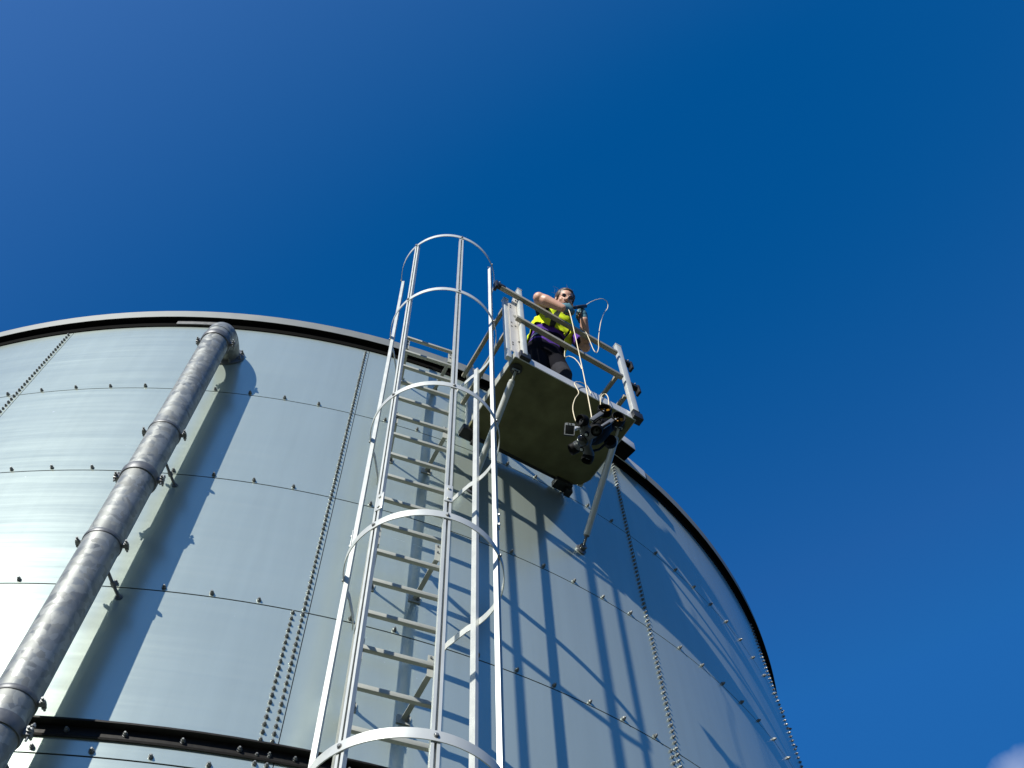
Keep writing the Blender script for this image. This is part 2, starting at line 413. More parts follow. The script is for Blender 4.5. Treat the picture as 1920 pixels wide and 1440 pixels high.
# near-black band and soffit hold the eave shade in their colour; fascia and roof
ring_sweep([(R+0.004, 8.045), (R+0.010, 8.045), (R+0.010, 8.15), (R+0.004, 8.15)], M['eave_dark'], 'eave_shade_band')
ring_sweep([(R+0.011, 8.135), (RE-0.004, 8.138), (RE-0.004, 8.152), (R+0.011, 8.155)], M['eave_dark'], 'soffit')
ring_sweep([(RE-0.003, 8.136), (RE, 8.136), (RE+0.002, 8.256), (RE-0.004, 8.264), (RE-0.09, 8.264), (RE-0.09, 8.256), (RE-0.006, 8.256)], M['fascia'], 'fascia')
m = MB(); n_ = 120
top = m.bm.verts.new((XC, YC, 9.05))
r1 = [m.bm.verts.new(cy(2*math.pi*i/n_, RE-0.02, 8.268)) for i in range(n_)]
for i in range(n_): m.face([r1[i], r1[(i+1) % n_], top], True)
m.build('roof', M['roofm'], tank)
# stiffening angle round the wall, black, with a small rolled lip
ring_sweep([(R+0.001, 3.368), (R+0.012, 3.362), (R+0.016, 3.37), (R+0.010, 3.378), (R+0.010, 3.426), (R+0.058, 3.428), (R+0.060, 3.437), (R+0.001, 3.437)],
           M['stiff'], 'stiffener_ring')
# joint plates on the fascia and the cover plate behind the pipe elbow
def fascia_plate(a0, a1, z0, z1, r, th, mat, name):
    ring_sweep([(r, z0), (r+th, z0), (r+th, z1), (r, z1)], mat, name, a0, a1, 10)
fascia_plate(R_(43.1), R_(47.4), 8.098, 8.235, RE+0.003, 0.012, M['zinc'], 'joint_plate')
fascia_plate(R_(26.2), R_(29.6), 8.112, 8.25, RE+0.003, 0.006, M['fascia'], 'joint_plate')
fascia_plate(R_(4.2), R_(7.6), 8.06, 8.14, R+0.012, 0.012, M['clamp'], 'cover_plate')
fascia_plate(R_(-18.0), R_(-14.6), 8.11, 8.25, RE+0.003, 0.006, M['fascia'], 'joint_plate')
# the overflow box on the eave, right of the platform
m = MB(); a = R_(43.75); er, et = rad(a), tang(a)
m.box(cy(a, R+0.155, 8.165), et, er, (0, 0, 1), 0.20, 0.17, 0.13, 0.006)
ob = m.build('overflow_box', M['zinc'], tank)
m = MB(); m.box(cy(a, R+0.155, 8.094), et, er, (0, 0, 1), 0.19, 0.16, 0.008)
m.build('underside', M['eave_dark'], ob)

# ---- bolts: washer, hexagon nut, stud end
def bolt_geo(m, az, z, r0=R, s=1.0):
    c = cy(az, r0, z); d = rad(az); t0 = tang(az); s *= random.uniform(0.93, 1.07)
    rot = random.uniform(0, 1); a = t0*math.cos(rot) + Vector((0, 0, 1))*math.sin(rot)
    m.lathe(c, d, [(0.0125*s, 0), (0.0125*s, 0.0035*s)], 10, a)
    m.lathe(c + d*0.0034*s, d, [(0.0100*s, 0), (0.0104*s, 0.002*s), (0.0104*s, 0.0085*s), (0.0085*s, 0.0105*s)], 6, a)
    m.lathe(c + d*0.0135*s, d, [(0.0066*s, 0), (0.0064*s, 0.006*s), (0.0045*s, 0.0085*s)], 8, a)
bolts = []
for j in range(0, 5):
    zj = ZA - H*j
    k = -30
    while k < 46:
        az = R_(-0.1 + 2.47*k)
        near = min(abs(az - s_) for s_ in seams_v)
        if not (near < R_(0.75)): bolts.append((az, zj + 0.030 + random.uniform(-0.002, 0.002), R, 1.18))
        k += 1
for k, s_ in enumerate(seams_v):
    if not (-0.9 < s_ < 1.75): continue
    off = R_(0.29)
    for j in range(len(zjoint)-4):
        z1, z0 = zjoint[j], zjoint[j+1]
        nb = 24 if j else 23
        for i in range(nb):
            z = z0 + 0.028 + i*0.05
            if z > z1 - 0.012: continue
            bolts.append((s_ - off, z, R, 1.0))
            if j >= 3: bolts.append((s_ - off*2.85, z, R, 1.0))
for k in range(-24, 40):
    az = R_(1.0 + 2.47*k); bolts.append((az, 3.402, R+0.010, 1.1))
for s_ in seams_v:
    if -0.9 < s_ < 1.75: bolts.append((s_ - R_(0.29), 3.402, R+0.010, 1.0))
def dist2(bt): p = cy(bt[0], bt[2], bt[1]); return p.length
F_PX = 1795.96
def inview(p):
    d = p.dot(FWD)
    if d <= 0: return False
    x = 960 + F_PX*p.dot(CR)/d; y = 720 - F_PX*p.dot(CU)/d
    return -5 < x < 1925 and -5 < y < 1445
big = sorted([bt for bt in bolts if inview(cy(bt[0], bt[2], bt[1]))], key=dist2)
single = set(id(bt) for bt in big[:98])
rest = MB()
for bt in bolts:
    if id(bt) in single:
        m = MB(); bolt_geo(m, *bt); m.build('bolt', M['bolt'], tank, sharp=35)
    else: bolt_geo(rest, *bt)
ro = rest.build('bolt', M['bolt'], tank, sharp=35); ro['kind'] = 'stuff'

# ------------------------------------------------------------------ vent pipe down the wall
PAZ = R_(9.37); PRAD = 0.107; PO = R + 0.300
pbase = cy(PAZ, PO, GROUND)
pipe = empty('vent_pipe', pbase, 'mottled galvanised steel pipe running down the tank wall on the left of the photo', 'pipe')
er, et = rad(PAZ), tang(PAZ)
ZB = 7.24; BR_ = 0.25
m = MB(); m.tube([cy(PAZ, PO, GROUND), cy(PAZ, PO, 3.285)], PRAD, 40)
m.build('pipe_section', M['pipe'], pipe)
for za, zb in ((3.29, 4.472), (4.477, 5.697), (5.702, ZB)):
    m = MB(); m.tube([cy(PAZ, PO, za), cy(PAZ, PO, zb)], PRAD, 40); m.build('pipe_section', M['pipe'], pipe)
m = MB(); pts = []
for i in range(15):
    th = (math.pi/2)*i/14
    pts.append(cy(PAZ, PO - BR_*(1-math.cos(th)), ZB + 0.002 + BR_*math.sin(th)))
pts.append(cy(PAZ, R+0.012, ZB + 0.002 + BR_))
m.tube(pts, PRAD+0.001, 40); m.build('elbow', M['pipe'], pipe)
m = MB()                                           # wall flange with its studs
fc = cy(PAZ, R, ZB + BR_)
m.lathe(fc, er, [(0.150, 0.001), (0.150, 0.014), (0.146, 0.017), (0.118, 0.017), (0.113, 0.024)], 40)
fl = m.build('flange', M['clamp'], pipe)
for i in range(8):
    th = 2*math.pi*(i+0.5)/8; m = MB(); c = fc + et*(0.134*math.cos(th)) + Vector((0, 0, 0.134*math.sin(th)))
    m.lathe(c + er*0.017, er, [(0.013, 0), (0.013, 0.011)], 6); m.lathe(c + er*0.028, er, [(0.0075, 0), (0.0075, 0.022)], 8)
    m.build('stud', M['bolt'], fl)
def clamp(z, heavy):
    m = MB(); hgt = 0.034 if heavy else 0.014; th = 0.012 if heavy else 0.006
    prof = [(PRAD+0.001, -hgt), (PRAD+th*0.6, -hgt), (PRAD+th, -hgt*0.6), (PRAD+th, hgt*0.6), (PRAD+th*0.6, hgt), (PRAD+0.001, hgt)]
    c = cy(PAZ, PO, z)
    az_ = [2*math.pi*i/40 for i in range(40)]
    m.sweep(az_, lambda i: [c + (et*math.cos(az_[i]) + er*math.sin(az_[i]))*r + Vector((0, 0, h)) for r, h in prof], closed=True)
    for s_ in (-1, 1):
        e = c + et*(s_*(PRAD+th+0.014))
        m.box(e, et, er, (0, 0, 1), 0.045, 0.030, hgt*1.25, 0.004)
    o = m.build('clamp' if not heavy else 'coupling', M['clamp'], pipe)
    for s_ in (-1, 1):
        e = c + et*(s_*(PRAD+th+0.024)); q = MB()
        q.tube([e - er*0.042, e + er*0.042], 0.0065, 8); q.lathe(e + er*0.016, er, [(0.0125, 0), (0.0125, 0.011)], 6); q.lathe(e - er*0.016, -er, [(0.0125, 0), (0.0125, 0.011)], 6)
        if heavy:
            q.tube([e - Vector((0, 0, 0.045)), e + Vector((0, 0, 0.055))], 0.006, 8)
            q.lathe(e + Vector((0, 0, 0.034)), Vector((0, 0, 1)), [(0.012, 0), (0.012, 0.010)], 6)
        q.build('clamp_bolt', M['bolt'], o)
    return o
for z, hv in ((7.143, True), (5.702, False), (5.150, True), (4.477, False), (3.290, False), (3.120, True)): clamp(z, hv)
for z in (5.58, 4.43, 3.08):                        # threaded stand-offs to the wall
    m = MB(); a = cy(PAZ, PO-PRAD*0.9, z) + et*0.02; b_ = cy(PAZ+R_(0.9), R, z-0.05)
    m.tube([a, a.lerp(b_, 0.5) + Vector((0, 0, -0.004)), b_], 0.010, 8); m.lathe(b_, er, [(0.022, 0), (0.022, 0.006)], 10)
    m.lathe(a.lerp(b_, 0.55), (b_-a), [(0.016, 0), (0.016, 0.03)], 6)
    m.build('wall_bracket', M['clamp'], pipe)

# ------------------------------------------------------------------ caged ladder
C1 = Vector((-0.537, 3.330, 0)); LAZ = R_(24.0)
ln = Vector((math.sin(LAZ), -math.cos(LAZ), 0)); lt = Vector((math.cos(LAZ), math.sin(LAZ), 0)); UZ = Vector((0, 0, 1))
HR = 0.431
LC = C1 - ln*0.4635                                  # middle of the ladder
ladder = empty('caged_ladder', (LC.x, LC.y, GROUND), 'bare aluminium access ladder inside a hooped safety cage, climbing the tank to the platform', 'ladder')
def cprofile(m, c, side, out, z0, z1, wd, dp, th=0.0035, lip=0.009):
    """open channel, back towards -out"""
    c = Vector(c); z = Vector((0, 0, 1)); h = z1-z0; mid = Vector((0, 0, (z0+z1)/2))
    m.box(c + mid - out*(dp/2-th/2), side, out, z, wd, th, h)
    for s_ in (-1, 1):
        m.box(c + mid + side*(s_*(wd/2-th/2)) + out*(th/2), side, out, z, th, dp-th, h-0.002)
        if lip: m.box(c + mid + side*(s_*(wd/2-th-lip/2)) + out*(dp/2-th/2), side, out, z, lip, th, h-0.004)
for s_ in (-1, 1):
    m = MB(); cprofile(m, LC + lt*(s_*0.236), -ln, lt*s_, GROUND+0.1, 8.30, 0.046, 0.024, 0.0035, 0.010)
    m.build('rail', M['alu2'], ladder)
k = 0
while 7.86 - 0.28*k > GROUND + 0.2:
    z = 7.86 - 0.28*k; m = MB()
    m.bar(LC - lt*0.224 + UZ*z, LC + lt*0.224 + UZ*z, 0.029, 0.029, ln, 0.003)
    # ribbed tread
    for q in (-1, 0, 1): m.bar(LC - lt*0.222 + UZ*(z+0.0155) + ln*(q*0.009), LC + lt*0.222 + UZ*(z+0.0155) + ln*(q*0.009), 0.004, 0.004, ln)
    m.build('rung', M['alu2'], ladder); k += 1
# cage bars, angles measured from the outward direction
def hang(deg, r=HR): a = R_(deg); return C1 + ln*(r*math.cos(a)) + lt*(r*math.sin(a))
def lean(z): return 0.012 - 0.060*(z-1.15)/7.25      # this bar is not quite plumb
bars = (('L', -112, 8.315), ('FL', -54, 8.40), ('F', -2, 8.40), ('R', 50, 8.30), ('B', 119, 7.13))
for nm, deg, zt in bars:
    a = R_(deg); out = ln*math.cos(a) + lt*math.sin(a); side = out.cross(UZ)
    m = MB(); cprofile(m, hang(deg, HR-0.0175), side, out, 1.15, zt, 0.038, 0.024, 0.0035, 0.010)
    if nm == 'FL':
        for v in m.bm.verts: v.co += (lt*0.62 + ln*0.78)*lean(v.co.z)
    cb = m.build('cage_bar', M['alu'], ladder)
    for zz in (4.18,) if nm in ('FL', 'F') else ((4.30,) if nm == 'R' else ((4.32,) if nm == 'L' else ())):
        m = MB(); m.box(hang(deg, HR-0.003) + UZ*(zz+0.10), side, out, UZ, 0.046, 0.006, 0.15, 0.002)
        m.lathe(hang(deg, HR) + UZ*(zz+0.14), out, [(0.009, 0), (0.009, 0.008)], 6); m.lathe(hang(deg, HR) + UZ*(zz+0.05), out, [(0.009, 0), (0.009, 0.008)], 6)
        m.build('splice_plate', M['alu'], ladder)
def hoop(z, full=True):
    pts = []
    if full:
        e = LC - lt*0.262; pts.append(e + ln*0.0); pts.append(e + ln*0.055 - lt*0.012)
        pts.append(hang(-128, HR*1.0)); rng = range(-124, 125, 4)
    else: rng = range(-112, 96, 4)
    pts += [hang(d) for d in rng]
    if full:
        e = LC + lt*0.262; pts.append(hang(128, HR)); pts.append(e + ln*0.055 + lt*0.012); pts.append(e)
    pts = [p + UZ*z for p in pts]
    m = MB(); n = len(pts); th = 0.005; hh = 0.05
    def prof(i):
        d = (pts[min(i+1, n-1)] - pts[max(i-1, 0)]).normalized(); o = d.cross(UZ)
        p = pts[i]
        return [p - o*th/2 - UZ*hh/2, p + o*th/2 - UZ*hh/2, p + o*th/2 + UZ*hh/2, p - o*th/2 + UZ*hh/2]
    m.sweep(pts, prof)
    ho = m.build('hoop', M['alu'], ladder, sharp=30)
    for nm, deg, zt in bars:
        if zt < z-0.2 or (not full and deg > 100): continue
        a = R_(deg); out = ln*math.cos(a) + lt*math.sin(a); q = MB(); c = hang(deg, HR+0.0025) + UZ*z + ((lt*0.62 + ln*0.78)*lean(z) if nm == 'FL' else lt*0.0)
        q.lathe(c, out, [(0.012, 0), (0.012, 0.002)], 10); q.lathe(c + out*0.002, out, [(0.0085, 0), (0.0085, 0.006), (0.006, 0.008)], 6)
        q.build('hoop_bolt', M['bolt'], ho)
    return ho
hoop(8.37, False)
for z in (7.10, 5.50, 4.075, 2.635, 1.20): hoop(z)
# brackets that hold the rails off the wall
def wallr(t_, z):                                   # point on the tank straight behind
    p = LC + lt*t_; d = -ln
    v = Vector((p.x-XC, p.y-YC, 0)); bq = v.dot(d); cq = v.dot(v) - R*R
    s_ = -bq - math.sqrt(bq*bq-cq); q = p + d*s_; q.z = z; return q
for z in (7.72, 6.42, 4.92, 3.92, 2.1, 0.6):
    for s_ in (-1, 1):
        m = MB(); a = LC + lt*(s_*0.20) + UZ*z - ln*0.006; w_ = wallr(s_*0.155, z-0.10)
        top = a + UZ*0.05
        m.bar(a + UZ*0.10, a - UZ*0.06, 0.034, 0.006, lt)
        m.bar(a - UZ*0.04, w_ + ln*0.012, 0.032, 0.005, lt, 0, 0)
        m.box(w_ + ln*0.005, lt, ln, UZ, 0.08, 0.008, 0.06)
        ob = m.build('wall_bracket', M['alu2'], ladder)
        for dz in (0.08, 0.02):
            q = MB(); q.tube([a + UZ*dz - lt*0.0 - ln*0.016, a + UZ*dz + ln*0.012], 0.007, 8); q.lathe(a + UZ*dz - ln*0.014, -ln, [(0.011, 0), (0.011, 0.009)], 6)
            q.build('bracket_bolt', M['bolt'], ob)
        q = MB(); q.lathe(w_ + ln*0.009 + lt*0.02, ln, [(0.013, 0), (0.013, 0.012)], 6); q.tube([w_ + lt*0.02, w_ + ln*0.045 + lt*0.02], 0.0065, 8)
        q.build('bracket_bolt', M['bolt'], ob)

# ------------------------------------------------------------------ work platform
PG = R_(34.3)
pt_ = Vector((math.cos(PG), math.sin(PG), 0)); pin = Vector((-math.sin(PG), math.cos(PG), 0))
PO_ = pt_*1.975 + pin*2.82 + UZ*6.884
def PL(u, v, w_): return PO_ + pt_*u + pin*v + UZ*w_
plat = empty('work_platform', PL(0.58, 0.4, 0), 'small railed work platform jutting from the top of the tank, seen from underneath', 'platform')
W_, D_ = 1.165, 0.80
m = MB()                                             # deck board: plan outline with clipped back corners
out = [(0, 0.0), (W_, 0.0), (W_, 0.70), (W_-0.035, 0.765), (W_-0.11, D_+0.01), (0.05, D_-0.005), (0, D_-0.04)]
lo = [m.bm.verts.new(PL(u, v, 0.0)) for u, v in out]; hi = [m.bm.verts.new(PL(u, v, 0.055)) for u, v in out]
m.face(list(reversed(lo))); m.face(hi)
for i in range(len(out)): m.face([lo[i], lo[(i+1) % len(out)], hi[(i+1) % len(out)], hi[i]])
m.build('deck', M['board'], plat, sharp=20)
m = MB(); m.bar(PL(-0.006, -0.005, 0.052), PL(W_+0.006, -0.005, 0.052), 0.008, 0.104, pin)
m.build('front_toe_board', M['zinc'], plat)
for u in (-0.006, W_+0.006):
    m = MB(); m.bar(PL(u, 0.0, 0.05), PL(u, 0.69, 0.05), 0.007, 0.10, pt_); m.build('side_toe_board', M['alu2'], plat)
# posts
def post(u, v, w0, w1, wd, name='post', mat='alu', du=0.0):
    m = MB(); m.bar(PL(u, v, w0), PL(u+du, v, w1), wd, 0.042, pt_, 0.004)
    m.box(PL(u+du, v, w1+0.006), pt_, pin, UZ, wd+0.008, 0.05, 0.014, 0.003)
    return m.build(name, M[mat], plat)
post(-0.052, 0.03, -0.02, 1.16, 0.045)
post(0.068, -0.028, 0.05, 1.40, 0.042)
m = MB(); prev = [PL(u, 0.0 + 0.0*u, w_) for u, w_ in ((-0.035, 0.10), (0.058, 0.06), (0.058, 1.36), (0.03, 1.32), (-0.005, 1.10), (-0.035, 1.06))]
f0 = [m.bm.verts.new(p) for p in prev]; f1 = [m.bm.verts.new(p + pin*0.006) for p in prev]
m.face(f0); m.face(list(reversed(f1)))
for i in range(6): m.face([f0[i], f1[i], f1[(i+1) % 6], f0[(i+1) % 6]])
gp = m.build('hinge_plate', M['plate'], plat)
for w_ in (1.02, 0.98, 0.66, 0.62, 0.58, 0.26, 0.22):
    q = MB(); q.lathe(PL(-0.018 if w_ != 0.62 else 0.02, -0.0005, w_), -pin, [(0.008, 0), (0.008, 0.003)], 8); q.build('hole', M['black'], gp)
for w_ in (1.2, 0.33):
    q = MB(); q.lathe(PL(0.045, -0.0005, w_), -pin, [(0.009, 0), (0.009, 0.008)], 6); q.build('hinge_bolt', M['black'], gp)
post(1.165, -0.028, 0.10, 1.37, 0.062, du=0.012)
for u in (0.055, 1.165):                              # black feet of the two front posts
    m = MB(); m.box(PL(u+0.02, -0.005, 0.055), pt_, pin, UZ, 0.10, 0.075, 0.10, 0.008)
    m.box(PL(u+0.03, -0.012, 0.115), pt_, pin, UZ, 0.05, 0.05, 0.05, 0.006); m.build('post_foot', M['black'], plat)
post(0.02, 0.80, -0.02, 1.20, 0.045, du=0.005); post(0.085, 0.83, 0.02, 1.18, 0.045)
post(1.135, 0.78, 0.02, 1.02, 0.045)
# rails: square tube in front, round-ish on the sides
def prail(a, b_, name='guard_rail', sec=0.044, mat='rail'):
    m = MB(); m.bar(a, b_, sec, sec, UZ, 0.006); return m.build(name, M[mat], plat)
prail(PL(-0.15, -0.055, 1.175), PL(1.115, -0.055, 1.120)); prail(PL(-0.005, -0.055, 0.67), PL(1.10, -0.055, 0.62))
prail(PL(-0.05, 0.045, 0.835), PL(0.04, 0.01, 0.83))
prail(PL(-0.035, 0.05, 1.09), PL(-0.035, 0.82, 0.90+0.08), sec=0.038); prail(PL(-0.035, 0.05, 0.56), PL(-0.035, 0.82, 0.46), sec=0.038)
prail(PL(1.17, 0.03, 0.915), PL(1.17, 0.80, 0.95), sec=0.038); prail(PL(1.17, 0.03, 0.48), PL(1.17, 0.80, 0.50), sec=0.038)
# black clamp hooks on the rail ends
def hook(u, v, w_, su):
    m = MB()
    m.box(PL(u, v, w_), pt_, pin, UZ, 0.085, 0.052, 0.046, 0.006)
    m.box(PL(u+su*0.05, v, w_-0.03), pt_, pin, UZ, 0.026, 0.06, 0.13, 0.006)
    m.box(PL(u-su*0.02, v, w_+0.026), pt_, pin, UZ, 0.05, 0.03, 0.016, 0.003)
    o = m.build('rail_hook', M['black'], plat)
    for k in (-0.02, 0.015):
        q = MB(); q.lathe(PL(u+su*0.04*(k+0.5), v+k, w_+0.032), UZ, [(0.008, 0), (0.008, 0.012)], 6); q.build('hook_bolt', M['bolt'], o)
hook(-0.15, -0.055, 1.185, -1); hook(1.25, -0.01, 1.13, 1); hook(1.25, -0.01, 0.66, 1)
for w_ in (1.13, 0.66):
    m = MB(); m.bar(PL(1.19, 0.0, w_), PL(1.235, -0.005, w_), 0.03, 0.03, UZ); m.build('hook_arm', M['rail'], plat)
# inclined struts back to the wall, with clevis ends
def tank_at(px, py, zz):
    v = Vector((px-XC, py-YC, 0)).normalized(); return Vector((XC, YC, 0)) + v*R + UZ*zz
def strut(top, foot_az, foot_z):
    foot = cy(R_(foot_az), R+0.035, foot_z); d = (foot-top).normalized(); side = d.cross(UZ).normalized()
    m = MB(); m.tube([top + d*0.11, top + d*0.115, foot - d*0.10, foot - d*0.095], [0.020, 0.028, 0.028, 0.020], 18)
    so = m.build('strut', M['alu'], plat)
    for e, s_ in ((top, 1), (foot, -1)):
        m = MB(); m.box(e + d*(s_*0.05), side, d.cross(side), d, 0.016, 0.03, 0.11, 0.004)
        m.lathe(e + d*(s_*0.085), d*s_, [(0.020, 0), (0.026, 0.012), (0.026, 0.04), (0.021, 0.05)], 14)
        m.tube([e + side*0.032, e - side*0.032], 0.010, 10)
        m.build('clevis', M['alu2'] if s_ == 1 else M['clamp'], so)
    m = MB(); m.lathe(top + UZ*0.028, -UZ, [(0.052, 0), (0.052, 0.012), (0.03, 0.02)], 18); m.box(top + UZ*0.004, side, d.cross(side), UZ, 0.035, 0.02, 0.05, 0.003); m.build('pad', M['black'], so)
    a = R_(foot_az); m = MB(); m.lathe(cy(a, R, foot_z-0.005), rad(a), [(0.048, 0.001), (0.048, 0.012), (0.03, 0.018)], 14)
    m.box(cy(a, R+0.03, foot_z), side, rad(a), UZ, 0.045, 0.04, 0.05, 0.005); m.build('foot', M['clamp'], so)
strut(PL(0.055, 0.085, -0.030), 28.9, 6.29)
strut(PL(1.075, 0.11, -0.030), 38.0, 6.165)
# black ledger brackets under the back edge
for u, v in ((0.03, 0.80), (0.98, 0.84)):
    m = MB(); m.box(PL(u, v, -0.01), pt_, pin, UZ, 0.16, 0.10, 0.075, 0.008); m.box(PL(u+0.06, v+0.01, -0.06), pt_, pin, UZ, 0.06, 0.07, 0.08, 0.006)
    m.build('ledger_bracket', M['black'], plat)
m = MB(); m.bar(PL(0.1, 0.83, 0.032), PL(0.95, 0.83, 0.032), 0.03, 0.03, UZ, 0.003); m.build('ledger', M['black'], plat)

# ------------------------------------------------------------------ worker on the platform
def at(x, y, v):
    """world point on the plane parallel to the platform front, v metres behind it"""
    d = FWD + CR*((x-960)/F_PX) - CU*((y-720)/F_PX)
    return d*((PL(0, v, 0).dot(pin))/d.dot(pin))
def bake(name, mb, mats, parent, voxel=0.008, smooth_it=4, facemat=None, sharp=60):
    """fuse overlapping closed shapes into one continuous surface"""
    tmp = mb.build('tmp', mats, parent)
    r = tmp.modifiers.new('r', 'REMESH'); r.mode = 'VOXEL'; r.voxel_size = voxel; r.use_smooth_shade = True
    s_ = tmp.modifiers.new('s', 'SMOOTH'); s_.iterations = smooth_it; s_.factor = 0.5
    dg = bpy.context.evaluated_depsgraph_get()
    me = bpy.data.meshes.new_from_object(tmp.evaluated_get(dg)); me.name = name
    old = tmp.data; bpy.data.objects.remove(tmp); bpy.data.meshes.remove(old)
    me.materials.clear()
    for m_ in (mats if isinstance(mats, (list, tuple)) else [mats]): me.materials.append(m_)
    o = bpy.data.objects.new(name, me); COL.objects.link(o); o.parent = parent
    for p in me.polygons: p.use_smooth = True
    if facemat:
        base = wloc(parent)
        for p in me.polygons: p.material_index = facemat(base + p.center, p.normal)
    return o
def limb(m, pts, rad_, n=12):
    m.tube(pts, rad_, n)
    for p, r in zip(pts, rad_): m.sphere(p, r*0.995, 12)
pers = empty('person', PL(0.5, 0.28, 0.06),
             'person in yellow hi-vis vest and teal gloves holding a cable over the rail', 'person')
J = {k: PL(*q) for k, q in dict(
    shR=(0.415, 0.085, 1.485), shL=(0.735, 0.095, 1.445), elR=(0.325, 0.005, 1.655), wrR=(0.540, -0.035, 1.585),
    elL=(0.895, 0.12, 1.265), wrL=(0.797, -0.050, 1.525), neck=(0.563, 0.01, 1.50),
    hipR=(0.415, 0.28, 0.94), hipL=(0.595, 0.265, 0.94), knL=(0.615, 0.165, 0.56), knR=(0.42, 0.275, 0.55),
    anL=(0.62, 0.30, 0.16), anR=(0.42, 0.36, 0.16)).items()}
# arms reach forward over the rail, elbows out
J['shR'] = PL(0.415, 0.075, 1.475); J['elR'] = at(1010, 558, -0.085); J['wrR'] = at(1055, 578, -0.155)
J['elL'] = at(1098, 652, 0.045); J['wrL'] = at(1095, 600, -0.130)
HC = PL(0.575, -0.075, 1.690)                      # head centre
vd = HC.normalized()
eR = (CR - vd*CR.dot(vd)).normalized(); eU = eR.cross(vd)
if eU.dot(CU) < 0: eU = -eU
ang = R_(-15); hx = eR*math.cos(ang) + eU*math.sin(ang); iu = eU*math.cos(ang) - eR*math.sin(ang)
TL_ = R_(31); yaw = R_(10)
hf = (-vd*math.cos(TL_) + iu*math.sin(TL_)); hz = (iu*math.cos(TL_) + vd*math.sin(TL_))
hf, hx = (hf*math.cos(yaw) + hx*math.sin(yaw)), (hx*math.cos(yaw) - hf*math.sin(yaw))
HS = 1.10
def HD(x, y, z): return HC + (hx*x + hf*y + hz*z)*HS
# torso sections: centre, half width, half depth
SEC = [((0.50, 0.275, 0.90), 0.160, 0.110), ((0.50, 0.265, 1.00), 0.172, 0.122), ((0.512, 0.235, 1.11), 0.152, 0.110),
       ((0.528, 0.205, 1.22), 0.155, 0.112), ((0.548, 0.150, 1.355), 0.178, 0.122), ((0.558, 0.085, 1.455), 0.165, 0.105),
       ((0.566, 0.020, 1.535), 0.090, 0.078)]
sh_ax = (J['shL']-J['shR']).normalized()
def torso_ring(c, a, b, nxt, prv, grow, n=36):
    ax = (PL(*nxt)-PL(*prv)).normalized(); s_ = (sh_ax - ax*sh_ax.dot(ax)).normalized(); d = ax.cross(s_)
    if d.dot(-pin) < 0: d = -d
    o = []
    for i in range(n):
        t = 2*math.pi*i/n; cs, sn = math.cos(t), math.sin(t)
        e = 0.82
        o.append(PL(*c) + s_*((a+grow)*math.copysign(abs(cs)**e, cs)) + d*((b+grow)*math.copysign(abs(sn)**e, sn)))
    return o
def lerp3(A, B, t): return tuple(x+(y-x)*t for x, y in zip(A, B))
def dense(lo, hi, k=5):
    out_ = []
    for i in range(len(SEC)-1):
        for j in range(k):
            t = j/k; out_.append((lerp3(SEC[i][0], SEC[i+1][0], t), SEC[i][1]+(SEC[i+1][1]-SEC[i][1])*t, SEC[i][2]+(SEC[i+1][2]-SEC[i][2])*t))
    out_.append(SEC[-1])
    out_ = [(c_, a_*1.06, b2_) for c_, a_, b2_ in out_]
    return [q for q in out_ if lo <= q[0][2] <= hi]
def torso_loft(m, grow, lo, hi, wob=0.0):
    q = dense(lo, hi); k = len(q)
    rings_ = []
    for i in range(k):
        rr_ = torso_ring(q[i][0], q[i][1], q[i][2], q[min(i+1, k-1)][0], q[max(i-1, 0)][0], grow)
        if wob:
            cc = PL(*q[i][0])
            rr_ = [p + (p-cc).normalized()*(wob*(math.sin(9*2*math.pi*j/36+i*1.1)*0.5+math.sin(5*2*math.pi*j/36-i*0.8)*0.5)) for j, p in enumerate(rr_)]
        rings_.append(rr_)
    m.sweep(list(range(k)), lambda i: rings_[i])
# --- hands: palm and five fingers
def hand(m, wrist, fwd_, nrm, curl, sc=1.0, thumb_side=1, grow=0.0):
    fwd_ = fwd_.normalized(); nrm = (nrm - fwd_*nrm.dot(fwd_)).normalized(); sd = fwd_.cross(nrm)*thumb_side
    pc = wrist + fwd_*0.052*sc
    m.sphere(pc, 0.046*sc+grow, 14, (1.0, 0.90, 0.46), (fwd_, sd, nrm))
    m.sphere(wrist + fwd_*0.02*sc, 0.032*sc+grow, 12, (1.1, 0.95, 0.7), (fwd_, sd, nrm))
    for i, (off, ln_) in enumerate(((0.030, 0.070), (0.010, 0.078), (-0.010, 0.073), (-0.029, 0.058))):
        p = wrist + fwd_*(0.088*sc) + sd*(off*sc); a = 0.0; pts = [p]; d = fwd_.copy()
        for sgm in (0.42, 0.32, 0.26):
            a += curl*(0.9 + 0.08*i)
            d = fwd_*math.cos(a) + nrm*math.sin(a); p = p + d*(ln_*sgm*sc*1.08); pts.append(p)
        limb(m, pts, [r*sc+grow for r in (0.0098, 0.0094, 0.0086, 0.0076)], 8)
    p = wrist + fwd_*(0.032*sc) + sd*(0.034*sc) + nrm*(0.010*sc)
    pts = [p, p + (fwd_*0.6 + sd*0.55 + nrm*0.5).normalized()*0.036*sc]
    pts.append(pts[-1] + (fwd_*0.75 - sd*0.1 + nrm*0.65).normalized()*0.030*sc)
    limb(m, pts, [r*sc+grow for r in (0.014, 0.0115, 0.0095)], 8)
fR = at(1088, 577, -0.190) - J['wrR']; nR = (J['wrR'].normalized()*0.8 - CU*0.45)
fL = at(1097, 562, -0.20) - J['wrL']; nL = (J['wrL'].normalized()*0.5 - CR*0.8)
